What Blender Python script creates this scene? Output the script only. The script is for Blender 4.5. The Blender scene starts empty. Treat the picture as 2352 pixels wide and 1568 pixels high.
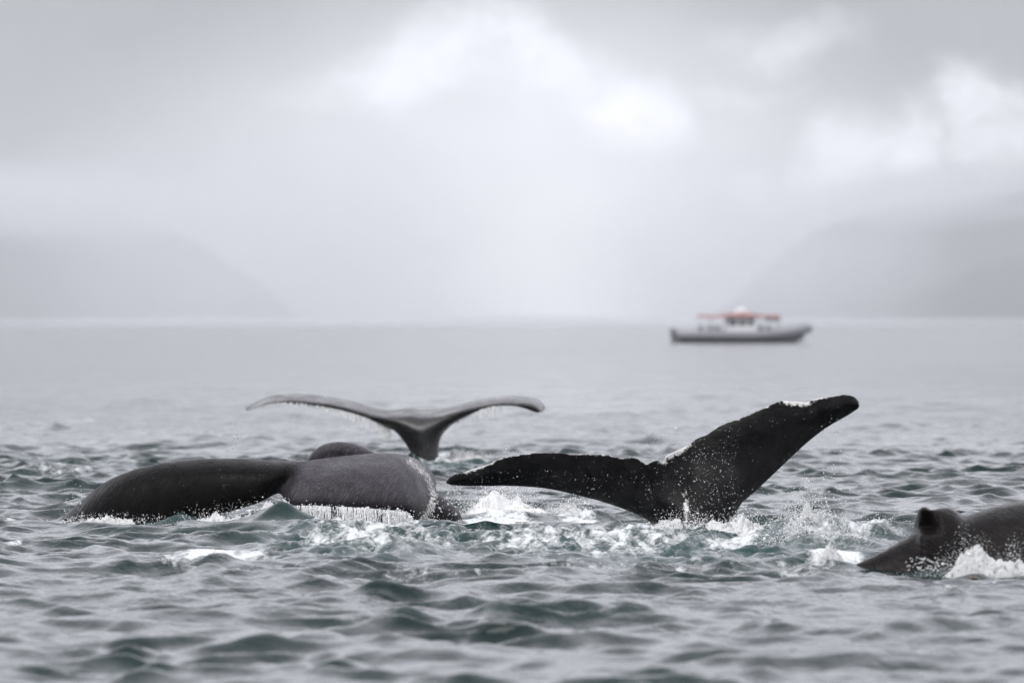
import bpy, bmesh, math, random
import numpy as np

# ------------------------------------------------------------------ camera, light, exposure
S = bpy.context.scene
C = S.collection
CAM_H = 2.0                 # camera height above the water
FPX = 200 / 36 * 2352       # 200 mm lens, in units of a 2352-wide picture
HOR = 742                   # row of the horizon
cam_d = bpy.data.cameras.new('camera'); cam = bpy.data.objects.new('camera', cam_d); C.objects.link(cam)
cam.location = (0, 0, CAM_H)
cam.rotation_euler = (math.pi / 2 - (784 - HOR) / FPX, 0, 0)
cam_d.lens = 200; cam_d.sensor_width = 36; cam_d.clip_start = 0.5; cam_d.clip_end = 40000
cam_d.dof.use_dof = True; cam_d.dof.focus_distance = 55.5; cam_d.dof.aperture_fstop = 2.4
S.camera = cam

SUN_EL, SUN_AZ = math.radians(50), math.radians(200)
world = bpy.data.worlds.new('World'); S.world = world; world.use_nodes = True
wn = world.node_tree; wn.nodes.clear()


class NT:
    """small helper that chains shader nodes"""
    def __init__(s, tree): s.t = tree
    def n(s, kind, **kw):
        o = s.t.nodes.new(kind)
        for k, v in kw.items(): setattr(o, k, v)
        return o
    def l(s, a, b): s.t.links.new(a, b)
    def put(s, sock, v):
        if hasattr(v, 'is_output'): s.l(v, sock)
        elif v is not None: sock.default_value = v
    def m(s, op, a, b=None, c=None, clamp=False):
        o = s.n('ShaderNodeMath', operation=op, use_clamp=clamp)
        s.put(o.inputs[0], a); s.put(o.inputs[1], b); s.put(o.inputs[2], c)
        return o.outputs[0]
    def vm(s, op, a, b=None):
        o = s.n('ShaderNodeVectorMath', operation=op)
        s.put(o.inputs[0], a); s.put(o.inputs[1], b)
        return o.outputs['Value'] if op in ('LENGTH', 'DOT_PRODUCT') else o.outputs[0]
    def noise(s, vec, scale, detail=4, rough=.5, dist=0, out='Fac'):
        o = s.n('ShaderNodeTexNoise'); s.put(o.inputs['Vector'], vec)
        o.inputs['Scale'].default_value = scale; o.inputs['Detail'].default_value = detail
        o.inputs['Roughness'].default_value = rough; o.inputs['Distortion'].default_value = dist
        return o.outputs[out]
    def smooth(s, v, a, b, lo=0., hi=1.):
        o = s.n('ShaderNodeMapRange', interpolation_type='SMOOTHSTEP')
        s.put(o.inputs[0], v); o.inputs[1].default_value = a; o.inputs[2].default_value = b
        o.inputs[3].default_value = lo; o.inputs[4].default_value = hi
        return o.outputs[0]
    def mix(s, f, a, b):
        o = s.n('ShaderNodeMix', data_type='RGBA'); s.put(o.inputs[0], f)
        s.put(o.inputs[6], a if hasattr(a, 'is_output') else (*a, 1) if len(a) == 3 else a)
        s.put(o.inputs[7], b if hasattr(b, 'is_output') else (*b, 1) if len(b) == 3 else b)
        return o.outputs[2]
    def map(s, vec, scale=(1, 1, 1), rot=(0, 0, 0), loc=(0, 0, 0)):
        o = s.n('ShaderNodeMapping'); s.put(o.inputs[0], vec)
        o.inputs[1].default_value = loc; o.inputs[2].default_value = rot; o.inputs[3].default_value = scale
        return o.outputs[0]
    def bump(s, h, strength, dist, normal=None):
        o = s.n('ShaderNodeBump'); s.put(o.inputs['Strength'], strength); o.inputs['Distance'].default_value = dist
        s.put(o.inputs['Height'], h); s.put(o.inputs['Normal'], normal)
        return o.outputs[0]


w = NT(wn)
sky = w.n('ShaderNodeTexSky', sky_type='NISHITA', sun_disc=False)
sky.sun_elevation = SUN_EL; sky.sun_rotation = SUN_AZ
sky_c = w.vm('MULTIPLY', sky.outputs[0], (.10, .10, .10))
tc = w.n('ShaderNodeTexCoord').outputs['Generated']
sx = w.n('ShaderNodeSeparateXYZ'); w.l(tc, sx.inputs[0])
az = w.m('ARCTAN2', sx.outputs[0], sx.outputs[1]); el = sx.outputs[2]
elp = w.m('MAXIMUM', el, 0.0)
# overcast cloud deck: low band brightened and zenith dimmed to suit the water reflections
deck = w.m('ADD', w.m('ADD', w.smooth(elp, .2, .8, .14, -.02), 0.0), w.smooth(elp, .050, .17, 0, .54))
ang = w.n('ShaderNodeCombineXYZ'); w.l(az, ang.inputs[0]); w.l(el, ang.inputs[1])
pos = ang.outputs[0]
warp = w.vm('SUBTRACT', w.noise(pos, 42, 6, .6, out='Color'), (.5, .5, .5))
pos_w = w.vm('ADD', pos, w.vm('MULTIPLY', warp, (.034, .021, 0)))


def D(u, v): return ((u - 1176) / FPX, (HOR - v) / FPX)


patches = [(790, 225, 170, 75, .13), (900, 165, 160, 85, .15), (1010, 105, 170, 95, .17), (1110, 60, 180, 90, .17), (1220, 120, 160, 90, .15), (1330, 195, 150, 85, .15),
           (1430, 265, 130, 95, .17), (1500, 320, 100, 80, .13), (1800, 85, 190, 70, .20), (1700, 210, 170, 40, .12), (1790, 440, 170, 60, .22), (1910, 400, 180, 75, .25),
           (2020, 340, 170, 85, .28), (2120, 270, 170, 85, .28), (2230, 230, 160, 80, .27), (2330, 300, 170, 95, .27), (2240, 370, 190, 75, .27), (2090, 410, 190, 60, .2)]
tot = None
for (u, v, ru, rv, amp) in patches:
    a, e = D(u, v)
    d = w.vm('LENGTH', w.vm('MULTIPLY', w.vm('SUBTRACT', pos_w, (a, e, 0)), (FPX / ru, FPX / rv, 0)))
    g = w.smooth(d, 1.25, 0.0, 0, amp)
    tot = g if tot is None else w.m('ADD', tot, g)
# the same broken bright and dark cloud goes on all round the sky
cl = w.noise(w.map(tc, (9, 9, 26)), 1.0, 6, .55, .4)
broken = w.smooth(cl, .52, .72, 0, .45)
fine = w.noise(pos_w, 60, 6, .6)
away = w.smooth(w.m('ABSOLUTE', az), .09, .2)
glow = w.smooth(w.vm('LENGTH', w.vm('MULTIPLY', w.vm('SUBTRACT', pos, (*D(1190, 540), 0)), (FPX / 960, FPX / 600, 0))), 1.25, 0.0, 0, .60)
tot = w.m('ADD', w.m('MULTIPLY', tot, w.smooth(fine, .28, .62, .35, 1.25)), w.m('ADD', glow, w.m('MULTIPLY', broken, away)))
dark = w.smooth(w.noise(pos_w, 22, 4, .5), .35, .65, .84, 1.08)
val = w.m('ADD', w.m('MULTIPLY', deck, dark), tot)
tint = w.mix(w.smooth(tot, .45, .85), w.mix(w.smooth(tot, .05, .5), (.985, .970, 1.035), (.955, .978, 1.05)), (1.04, 1.0, .95))
cloud = w.vm('MULTIPLY', tint, val)
vv = w.n('ShaderNodeCombineXYZ')
for i in range(3): w.l(val, vv.inputs[i])
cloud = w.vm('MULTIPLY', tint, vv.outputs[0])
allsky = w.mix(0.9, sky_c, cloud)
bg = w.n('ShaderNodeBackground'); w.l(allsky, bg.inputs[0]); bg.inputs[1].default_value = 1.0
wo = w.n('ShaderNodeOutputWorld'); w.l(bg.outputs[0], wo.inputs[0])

sun_d = bpy.data.lights.new('sun', 'SUN'); sun_d.energy = 1.1; sun_d.angle = math.radians(45); sun_d.color = (1, .97, .93)
sun = bpy.data.objects.new('sun', sun_d); C.objects.link(sun)
sun.rotation_euler = (math.pi / 2 - SUN_EL, 0, math.pi - SUN_AZ)   # soft light through the cloud, from behind the camera

S.view_settings.view_transform = 'Standard'; S.view_settings.look = 'None'
S.view_settings.gamma = 1; S.view_settings.use_curve_mapping = False
S.view_settings.exposure = 1.10
S.render.engine = 'CYCLES'
S.cycles.use_denoising = True
S.cycles.volume_bounces = 2
S.cycles.max_bounces = 8
S.cycles.sample_clamp_indirect = 6

random.seed(4); rng = np.random.default_rng(11)


# ------------------------------------------------------------------ helpers
def px(u, v, Y):
    """metres at distance Y of a picture position on the 2352-wide photograph"""
    return ((u - 1176) / FPX * Y, CAM_H - (v - HOR) / FPX * Y)


def wy(v): return FPX * CAM_H / (v - HOR)      # distance of the water at a row


def tag(o, label=None, cat=None, group=None, kind=None):
    for k, v in (('label', label), ('category', cat), ('group', group), ('kind', kind)):
        if v: o[k] = v
    return o


def mesh_np(name, V, F, mat, parent=None, smooth=True):
    V = np.asarray(V, np.float32); F = np.asarray(F, np.int32)
    me = bpy.data.meshes.new(name)
    k = F.shape[1]
    me.vertices.add(len(V)); me.vertices.foreach_set('co', V.ravel())
    me.loops.add(F.size); me.loops.foreach_set('vertex_index', F.ravel())
    me.polygons.add(len(F)); me.polygons.foreach_set('loop_start', np.arange(0, F.size, k, dtype=np.int32))
    me.polygons.foreach_set('use_smooth', np.full(len(F), smooth))
    me.update(calc_edges=True)
    o = bpy.data.objects.new(name, me); C.objects.link(o)
    if mat: me.materials.append(mat)
    if parent: o.parent = parent
    return o


def attr(o, name, val):
    a = o.data.attributes.new(name, 'FLOAT', 'POINT'); a.data.foreach_set('value', np.asarray(val, np.float32))


def grid_faces(n, m, off=0, flip=False):
    i, j = np.meshgrid(np.arange(n - 1), np.arange(m - 1), indexing='ij')
    a = (i * m + j).ravel() + off
    q = np.stack([a, a + m, a + m + 1, a + 1], 1)
    return q[:, ::-1] if flip else q


def sstep(x, a, b):
    t = np.clip((x - a) / (b - a), 0, 1); return t * t * (3 - 2 * t)


def vnoise(x, y, seed=0):
    r = np.random.default_rng(seed).random((256, 256))
    xi = np.floor(x).astype(int); yi = np.floor(y).astype(int)
    fx = x - xi; fy = y - yi
    fx = fx * fx * (3 - 2 * fx); fy = fy * fy * (3 - 2 * fy)
    g = lambda a, b: r[a & 255, b & 255]
    return (g(xi, yi) * (1 - fx) + g(xi + 1, yi) * fx) * (1 - fy) + (g(xi, yi + 1) * (1 - fx) + g(xi + 1, yi + 1) * fx) * fy


def fbm(x, y, seed=0, oct=4, gain=.5):
    s = 0; a = 1; t = 0
    for k in range(oct):
        s = s + a * vnoise(x * 2 ** k + 17.3 * k, y * 2 ** k + 5.1 * k, seed + k); t += a; a *= gain
    return s / t


def spline(P, n, per=None):
    """Catmull-Rom through the control points P (k, dim)"""
    P = np.asarray(P, float); k = len(P)
    t = np.linspace(0, k - 1, n) if per is None else per
    i = np.clip(t.astype(int), 0, k - 2); f = (t - i)[:, None]
    p0 = P[np.clip(i - 1, 0, k - 1)]; p1 = P[i]; p2 = P[i + 1]; p3 = P[np.clip(i + 2, 0, k - 1)]
    return .5 * (2 * p1 + (p2 - p0) * f + (2 * p0 - 5 * p1 + 4 * p2 - p3) * f ** 2 + (3 * p1 - p0 - 3 * p2 + p3) * f ** 3)


def seg_dist(P, A):
    """distance of points P (n,2) to the open polyline A (k,2)"""
    best = np.full(len(P), 1e9)
    for a, b in zip(A[:-1], A[1:]):
        d = b - a; L = d @ d
        if L < 1e-12: continue
        t = np.clip(((P - a) @ d) / L, 0, 1)
        q = a + t[:, None] * d
        best = np.minimum(best, ((P - q) ** 2).sum(1))
    return np.sqrt(best)


ICO_V = None
def ico():
    global ICO_V, ICO_F
    if ICO_V is None:
        bm = bmesh.new(); bmesh.ops.create_icosphere(bm, subdivisions=1, radius=1)
        ICO_V = np.array([v.co[:] for v in bm.verts]); ICO_F = np.array([[v.index for v in f.verts] for f in bm.faces]); bm.free()
    return ICO_V, ICO_F


def beads(P, R, stretch=None):
    """one set of verts and faces with a small bead at each point"""
    v, f = ico(); P = np.asarray(P, float); R = np.asarray(R, float)
    sc = np.ones((len(P), 3)) if stretch is None else np.asarray(stretch)
    V = (v[None] * (R[:, None] * sc)[:, None, :] + P[:, None, :]).reshape(-1, 3)
    F = (f[None] + (np.arange(len(P)) * len(v))[:, None, None]).reshape(-1, 3)
    return V, F


# ------------------------------------------------------------------ materials
def new_mat(name):
    m = bpy.data.materials.new(name); m.use_nodes = True
    t = NT(m.node_tree); b = m.node_tree.nodes['Principled BSDF']
    return m, t, b


def plain(name, col, rough=.5, metal=0, grain=.08):
    m, t, b = new_mat(name)
    n = t.noise(t.n('ShaderNodeTexCoord').outputs['Object'], 6, 5, .6)
    c2 = tuple(min(1, x * (1 + grain)) for x in col); c1 = tuple(x * (1 - grain) for x in col)
    t.l(t.mix(n, c1, c2), b.inputs['Base Color'])
    b.inputs['Roughness'].default_value = rough; b.inputs['Metallic'].default_value = metal
    return m


def whale_mat(name, base, base2, rough, wr_rot, wr_scale, wr_str, scar_amt, speck=.0, spec=.10, pale=None):
    m, t, b = new_mat(name)
    oc = t.n('ShaderNodeTexCoord').outputs['Object']
    mott = t.smooth(t.noise(oc, 5, 6, .65, .6), .35, .68)
    col = t.mix(mott, base, base2)
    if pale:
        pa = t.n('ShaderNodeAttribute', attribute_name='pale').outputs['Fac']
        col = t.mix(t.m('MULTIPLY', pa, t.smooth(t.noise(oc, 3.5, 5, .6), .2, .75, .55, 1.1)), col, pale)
    # fine pale scratches
    scr = t.noise(t.map(oc, (9, 9, 60), (0, .5, 0)), 1.0, 3, .5, .3)
    scr2 = t.noise(oc, 2.2, 3, .5)
    s = t.m('MULTIPLY', t.smooth(scr, .68, .74), t.smooth(scr2, .5, .62))
    col = t.mix(t.m('MULTIPLY', s, .35), col, (.20, .19, .19))
    at = t.n('ShaderNodeAttribute', attribute_name='scar').outputs['Fac']
    n3 = t.noise(oc, 26, 5, .7)
    sm = t.smooth(t.m('ADD', at, t.m('MULTIPLY', t.m('SUBTRACT', n3, .5), 1.5)), .48, .72)
    col = t.mix(t.m('MULTIPLY', sm, scar_amt), col, (.62, .61, .60))
    if speck:
        vo = t.n('ShaderNodeTexVoronoi'); t.l(oc, vo.inputs['Vector']); vo.inputs['Scale'].default_value = 42
        sp = t.smooth(vo.outputs['Distance'], .17, .10)
        g = t.n('ShaderNodeSeparateColor'); t.l(vo.outputs['Color'], g.inputs[0])
        sp = t.m('MULTIPLY', sp, t.m('GREATER_THAN', g.outputs[0], 1 - speck))
        col = t.mix(t.m('MULTIPLY', sp, .8), col, (.5, .5, .5))
    wr = t.noise(t.map(t.map(oc, rot=wr_rot), wr_scale), 1.0, 4, .55, .25)
    wr = t.m('ABSOLUTE', t.m('SUBTRACT', wr, .5))
    wr = t.smooth(wr, 0, .12)
    patch = t.smooth(t.noise(oc, 1.6, 4, .6), .36, .62, .15, 1)
    wr = t.m('SUBTRACT', 1.0, t.m('MULTIPLY', t.m('SUBTRACT', 1.0, wr), patch))
    gro = t.noise(t.map(t.map(oc, rot=wr_rot), (wr_scale[0] * .42, wr_scale[1] * .3, wr_scale[2] * .42)), 1.0, 2, .5, .4)
    gro = t.smooth(t.m('ABSOLUTE', t.m('SUBTRACT', gro, .5)), 0, .022)
    wr = t.m('MULTIPLY', wr, t.m('MULTIPLY_ADD', gro, .8, .2))
    col = t.mix(t.m('MULTIPLY', t.m('SUBTRACT', 1.0, wr), .55 * wr_str), col, tuple(x * .35 for x in base))
    t.l(col, b.inputs['Base Color'])
    b.inputs['Specular IOR Level'].default_value = spec
    ro = t.smooth(t.noise(t.map(oc, (1, 1, .6)), 3.2, 6, .65), .3, .7, rough - .14, rough + .12)
    t.l(ro, b.inputs['Roughness'])
    h = t.m('ADD', t.m('MULTIPLY', wr, wr_str), t.m('MULTIPLY', t.noise(oc, 55, 4, .6), .35))
    h = t.m('ADD', h, t.m('MULTIPLY', sm, .6))
    t.l(t.bump(h, .55, .012), b.inputs['Normal'])
    return m


m_w2 = whale_mat('whale_skin_black', (.0022, .0022, .0024), (.0095, .0092, .0096), .30, (0, .3, 0), (6, 6, 22), .25, 1.0, .10, .10)
m_w3 = whale_mat('whale_skin_grey', (.005, .0048, .0053), (.016, .015, .0165), .30, (0, 0, 0), (20, 20, 4), .3, .5, .30, .6)
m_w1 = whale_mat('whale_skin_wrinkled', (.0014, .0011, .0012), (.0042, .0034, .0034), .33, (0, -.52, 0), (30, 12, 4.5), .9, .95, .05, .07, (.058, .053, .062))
m_w4 = whale_mat('whale_skin_brown', (.0040, .0031, .0029), (.010, .0075, .0072), .33, (0, -.6, 0), (3.5, 5, 22), .8, .9, .03)

m_foam, t, b = new_mat('foam')
oc = t.n('ShaderNodeTexCoord').outputs['Object']
t.l(t.mix(t.smooth(t.noise(oc, 11, 6, .7), .35, .65), (.80, .82, .83), (.92, .92, .92)), b.inputs['Base Color'])
b.inputs['Roughness'].default_value = .6
t.l(t.bump(t.noise(oc, 40, 5, .7), .9, .02), b.inputs['Normal'])

m_spray, t, b = new_mat('spray')
oc = t.n('ShaderNodeTexCoord').outputs['Object']
b.inputs['Base Color'].default_value = (.88, .90, .90, 1); b.inputs['Roughness'].default_value = .55
sn_ = t.noise(t.map(oc, (1, .6, 1)), 17, 8, .72, .5)
t.l(t.smooth(sn_, .31, .51, .15, 1), b.inputs['Alpha'])
t.l(t.bump(t.noise(oc, 24, 7, .75), 1.0, .05), b.inputs['Normal'])

m_drop, t, b = new_mat('water_bead')
oc = t.n('ShaderNodeTexCoord').outputs['Object']
t.l(t.mix(t.noise(oc, 30, 2), (.55, .57, .58), (.85, .86, .86)), b.inputs['Base Color'])
b.inputs['Roughness'].default_value = .12; b.inputs['Transmission Weight'].default_value = .35; b.inputs['IOR'].default_value = 1.33

# water
m_water, t, b = new_mat('sea_water')
geo = t.n('ShaderNodeNewGeometry').outputs['Position']
foam_a = t.n('ShaderNodeAttribute', attribute_name='foam').outputs['Fac']
churn_a = t.n('ShaderNodeAttribute', attribute_name='churn').outputs['Fac']
body = t.mix(t.smooth(t.noise(t.map(geo, (.25, .12, .2)), 1.0, 3), .3, .7), (.0018, .0110, .0104), (.0032, .0170, .0155))
body = t.mix(churn_a, body, (.018, .048, .048))
fn = t.noise(t.map(geo, (1, .38, 1)), 5.6, 8, .74, .5)
lace = t.n('ShaderNodeTexVoronoi', feature='DISTANCE_TO_EDGE')
t.l(t.vm('ADD', t.map(geo, (1, .45, 1)), t.vm('MULTIPLY', t.vm('SUBTRACT', t.noise(geo, 4, 4, .6, out='Color'), (.5, .5, .5)), (.35, .35, .35))), lace.inputs['Vector'])
lace.inputs['Scale'].default_value = 4.5
lc = t.smooth(lace.outputs['Distance'], .16, .0)
fm = t.m('ADD', t.m('MULTIPLY_ADD', t.m('SUBTRACT', fn, .5), 1.65, .47), t.m('MULTIPLY', lc, .11))
fm = t.m('ADD', fm, t.m('MULTIPLY', foam_a, .62))
fmask = t.m('MULTIPLY', t.smooth(fm, .70, 1.06), t.smooth(foam_a, .02, .18))
t.l(t.mix(fmask, body, (.60, .63, .64)), b.inputs['Base Color'])
far = t.n('ShaderNodeSeparateXYZ'); t.l(geo, far.inputs[0])
t.l(t.m('MULTIPLY_ADD', fmask, .5, t.smooth(far.outputs[1], 70, 420, .06, .12)), b.inputs['Roughness'])
b.inputs['IOR'].default_value = 1.333
h1 = t.noise(t.map(geo, (1.0, .62, 1)), 2.1, 3, .5, .2)
h2 = t.noise(t.map(geo, (1.0, .6, 1)), 7.5, 4, .55, .3)
h3 = t.noise(t.map(geo, (.22, .16, 1)), 1.0, 3, .5)
hh = t.m('ADD', t.m('MULTIPLY', h1, .36), t.m('ADD', t.m('MULTIPLY', h2, .20), t.m('MULTIPLY', t.noise(t.map(geo, (1, .7, 1)), 22, 3, .6), .045)))
calm = t.smooth(h3, .35, .62, .5, 1.15)
hh = t.m('MULTIPLY', hh, calm)
hh = t.m('ADD', hh, t.m('MULTIPLY', fmask, .25))
far = t.n('ShaderNodeSeparateXYZ'); t.l(geo, far.inputs[0])
hf = t.noise(t.map(geo, (.30, .11, 1)), 1.0, 6, .62, .3)
b1 = t.bump(hf, t.m('MULTIPLY', t.smooth(far.outputs[1], 70, 150, 0, .8), t.smooth(far.outputs[1], 160, 520, 1, .12)), 1.3)
t.l(t.bump(hh, .6, .17, b1), b.inputs['Normal'])

# ------------------------------------------------------------------ water: one sheet to the horizon
def axis(fine, lo, hi, ends, g):
    a = list(np.arange(lo, hi + 1e-6, fine))
    up, s = [], fine
    p = a[-1]
    while p < ends[1]:
        s = min(s * g, 250); p += s; up.append(p)
    dn, s, p = [], fine, a[0]
    while p > ends[0]:
        s = min(s * g, 250); p -= s; dn.append(p)
    return np.array(dn[::-1] + a + up)


xs = axis(.05, -9.2, 9.2, (-9000, 9000), 1.10)
ys = axis(.075, 29, 86, (-60, 16000), 1.014)
dxs = np.gradient(xs); dys = np.gradient(ys)
GX, GY = np.meshgrid(xs, ys)      # rows along y

waves = []
for k in range(130):
    lam = math.exp(rng.uniform(math.log(.20), math.log(5.0)))
    th = math.pi / 2 + rng.normal(0, .72) + .2
    sl = .056 * (1.0 if lam < .8 else (.8 / lam) ** 1.2)
    sl *= min(1, (lam / .35) ** .3)
    waves.append((lam, th, sl * lam / (2 * math.pi) * rng.uniform(.5, 1.5), rng.uniform(0, 6.28)))

# foam and churned water: (u0, u1, v0, v1, strength) on the photograph, laid on the water plane
foam_spots = [(340, 650, 1262, 1294, .96), (640, 1080, 1222, 1282, .78), (700, 960, 1205, 1240, .75), (1000, 1700, 1205, 1285, .68), (1040, 1260, 1185, 1215, .98),
              (1260, 1390, 1182, 1204, .9), (1640, 2090, 1205, 1275, .70), (1590, 1760, 1240, 1275, .95), (1700, 1880, 1215, 1245, .9), (1940, 2120, 1208, 1240, .98),
              (1840, 1990, 1270, 1308, .98), (2140, 2420, 1270, 1315, 1.0), (180, 340, 1185, 1200, .98), (480, 680, 1168, 1184, .98),
              (640, 990, 1196, 1222, .8), (90, 240, 1074, 1098, .55), (920, 1120, 1040, 1070, .98), (840, 1120, 1302, 1345, .45), (1180, 1700, 1285, 1325, .5),
              (0, 60, 1250, 1262, .8), (1300, 1560, 1262, 1285, .7), (1750, 1960, 1290, 1330, .45), (300, 900, 1290, 1320, .35), (-40, 160, 1190, 1215, .5), (2000, 2300, 1320, 1370, .3)]
churn_spots = [(560, 1150, 1200, 1300, .8), (1000, 2120, 1200, 1305, 1.0), (900, 1150, 1055, 1090, .8), (150, 760, 1150, 1230, .35), (0, 330, 1060, 1100, .25)]


def spot_field(spots, X, Y, soft=.9):
    out = np.zeros_like(X)
    for (u0, u1, v0, v1, a) in spots:
        ya, yb = wy(v1), wy(v0); yc = (ya + yb) / 2; hy = (yb - ya) / 2
        xc = ((u0 + u1) / 2 - 1176) / FPX * yc; hx = (u1 - u0) / 2 / FPX * yc
        d = np.sqrt(((X - xc) / hx) ** 2 + ((Y - yc) / hy) ** 2)
        out = np.maximum(out, a * sstep(d, 1.25, .35))
    return out


def ridge(X, Y, pts, yc, wf, wb):
    """a single wave crest running across the view; pts are (u, height)"""
    u = X / np.maximum(Y, 1) * FPX + 1176
    P = np.array(pts); uu = np.interp(X, (P[:, 0] - 1176) / FPX * yc, np.arange(len(P)))
    h = np.interp(uu, np.arange(len(P)), P[:, 1])
    d = Y - yc - .15 * np.sin(X * 2.1)
    prof = np.where(d < 0, np.exp(-np.abs(d) / wf), np.exp(-(d / wb) ** 2))
    return h * prof


def water_extra(X, Y, churn):
    z = ridge(X, Y, [(100, 0), (220, .04), (330, .05), (420, .08), (520, .10), (570, .14), (605, .22), (634, .275), (655, .26), (700, .20), (750, .13), (810, .06), (880, 0)], 54.6, .55, .5)
    z += ridge(X, Y, [(0, 0), (60, .12), (150, .15), (240, .13), (330, 0)], 75.5, .6, .6)
    z += ridge(X, Y, [(1640, 0), (1720, .10), (1780, .16), (1850, .20), (1950, .19), (2050, .14), (2120, .06), (2160, 0)], 51.0, .8, .9)
    z += ridge(X, Y, [(1860, 0), (1940, .05), (2020, .10), (2120, .09), (2240, .03), (2300, 0)], 36.8, .3, .5)
    z += ridge(X, Y, [(1000, 0), (1100, .05), (1180, .08), (1300, .05), (1380, 0)], 43.0, .35, .5)
    n = fbm(X * 2.6, Y * 1.7, 31, 5, .58)
    z += churn * (np.abs(n - .5) * -.62 + .07)
    z += churn * .10 * (fbm(X * 1.1, Y * .7, 57, 3) - .5)
    return z


inner = (np.abs(GX) < 60) & (GY > 20) & (GY < 130)
foam_f = np.zeros_like(GX); churn_f = np.zeros_like(GX)
foam_f[inner] = spot_field(foam_spots, GX[inner], GY[inner]); churn_f[inner] = spot_field(churn_spots, GX[inner], GY[inner])
amp_mod = .58 + .48 * sstep(fbm(GX * .45, GY * .30, 91, 3), .34, .66)
Z = np.zeros_like(GX); OX = np.zeros_like(GX); OY = np.zeros_like(GX)
fx_ = np.maximum(dxs, 1e-3); fy_ = np.maximum(dys, 1e-3)
for lam, th, a, ph in waves:
    cx, cy = math.cos(th), math.sin(th); k = 2 * math.pi / lam
    ax = np.clip(lam / np.maximum(abs(cx), .15) / (2.6 * fx_) - 1, 0, 1) * np.where(np.abs(xs) < 300, 1, 0)
    ay = np.clip(lam / np.maximum(abs(cy), .15) / (2.6 * fy_) - 1, 0, 1)
    ri = np.where(ay > 0)[0]; ci = np.where(ax > 0)[0]
    if not len(ri) or not len(ci): continue
    r0, r1, c0, c1 = ri[0], ri[-1] + 1, ci[0], ci[-1] + 1
    A = a * ay[r0:r1, None] * ax[None, c0:c1]
    p = k * (GX[r0:r1, c0:c1] * cx + GY[r0:r1, c0:c1] * cy) + ph
    sn = np.sin(p)
    Z[r0:r1, c0:c1] += A * np.cos(p)
    OX[r0:r1, c0:c1] -= A * cx * sn * 1.12; OY[r0:r1, c0:c1] -= A * cy * sn * 1.12
Z *= amp_mod; OX *= amp_mod; OY *= amp_mod
Z[inner] += water_extra(GX[inner], GY[inner], churn_f[inner])
V = np.stack([GX + OX, GY + OY, Z], -1).reshape(-1, 3)
F = grid_faces(len(ys), len(xs), flip=True)
water = mesh_np('water', V, F, m_water)
attr(water, 'foam', foam_f.ravel()); attr(water, 'churn', churn_f.ravel())
tag(water, kind='structure')
print('water verts', len(V))


def water_z(x, y):
    i = np.clip(np.searchsorted(ys, y), 0, len(ys) - 1); j = np.clip(np.searchsorted(xs, x), 0, len(xs) - 1)
    return Z[i, j]


# ------------------------------------------------------------------ hills across the sound
m_hill, t, b = new_mat('forest_slope')
oc = t.n('ShaderNodeTexCoord').outputs['Object']
t.l(t.mix(t.noise(oc, .05, 6, .7), (.030, .042, .034), (.065, .080, .060)), b.inputs['Base Color']); b.inputs['Roughness'].default_value = .9


def hills(Y, pts, depth, seed, nx=260, ny=26):
    P = np.array([px(u, v, Y) for u, v in pts])
    X = np.linspace(P[0, 0], P[-1, 0], nx); top = np.interp(X, P[:, 0], P[:, 1])
    tt = np.linspace(-1, 1, ny)
    xx, t2 = np.meshgrid(X, tt, indexing='ij')
    prof = np.cos(t2 * math.pi / 2) ** 1.1
    z = np.maximum(top, 0)[:, None] * prof * (1 + .25 * (fbm(xx * .0033, t2 * 2 + 3, seed, 4) - .5)) + prof * 15 * (fbm(xx * .02, t2 * 9, seed + 9, 3) - .5)
    z = np.where(np.abs(t2) > .98, -.6, z)
    V = np.stack([xx, Y + t2 * depth, z], -1).reshape(-1, 3)
    o = mesh_np('hills', V, grid_faces(nx, ny), m_hill)
    tag(o, kind='structure')
    return o


hills(13500, [(1610, 742), (1680, 700), (1770, 615), (1860, 540), (1970, 490), (2100, 462), (2352, 440), (2900, 400), (3600, 380)], 900, 3)
hills(11000, [(1930, 742), (2010, 712), (2110, 672), (2230, 630), (2352, 592), (2700, 520), (3400, 500)], 480, 7)
hills(14500, [(-1500, 430), (-700, 420), (-100, 466), (180, 470), (340, 500), (470, 560), (570, 630), (650, 700), (700, 742)], 1000, 12)

# haze: one closed box of pale even air round everything
bm = bmesh.new(); bmesh.ops.create_cube(bm, size=1)
me = bpy.data.meshes.new('haze'); bm.to_mesh(me); bm.free()
haze = bpy.data.objects.new('haze', me); C.objects.link(haze)
haze.scale = (18400, 17000, 471); haze.location = (0, 8350, 233.5)
mh = bpy.data.materials.new('haze_air'); mh.use_nodes = True; mh.node_tree.nodes.clear()
h = NT(mh.node_tree); vol = h.n('ShaderNodeVolumePrincipled'); vol.inputs['Color'].default_value = (.945, .960, 1, 1)
vol.inputs['Density'].default_value = .00008; vol.inputs['Anisotropy'].default_value = .25
ho = h.n('ShaderNodeOutputMaterial'); h.l(vol.outputs[0], ho.inputs['Volume']); me.materials.append(mh)
tag(haze, kind='stuff')


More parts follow.
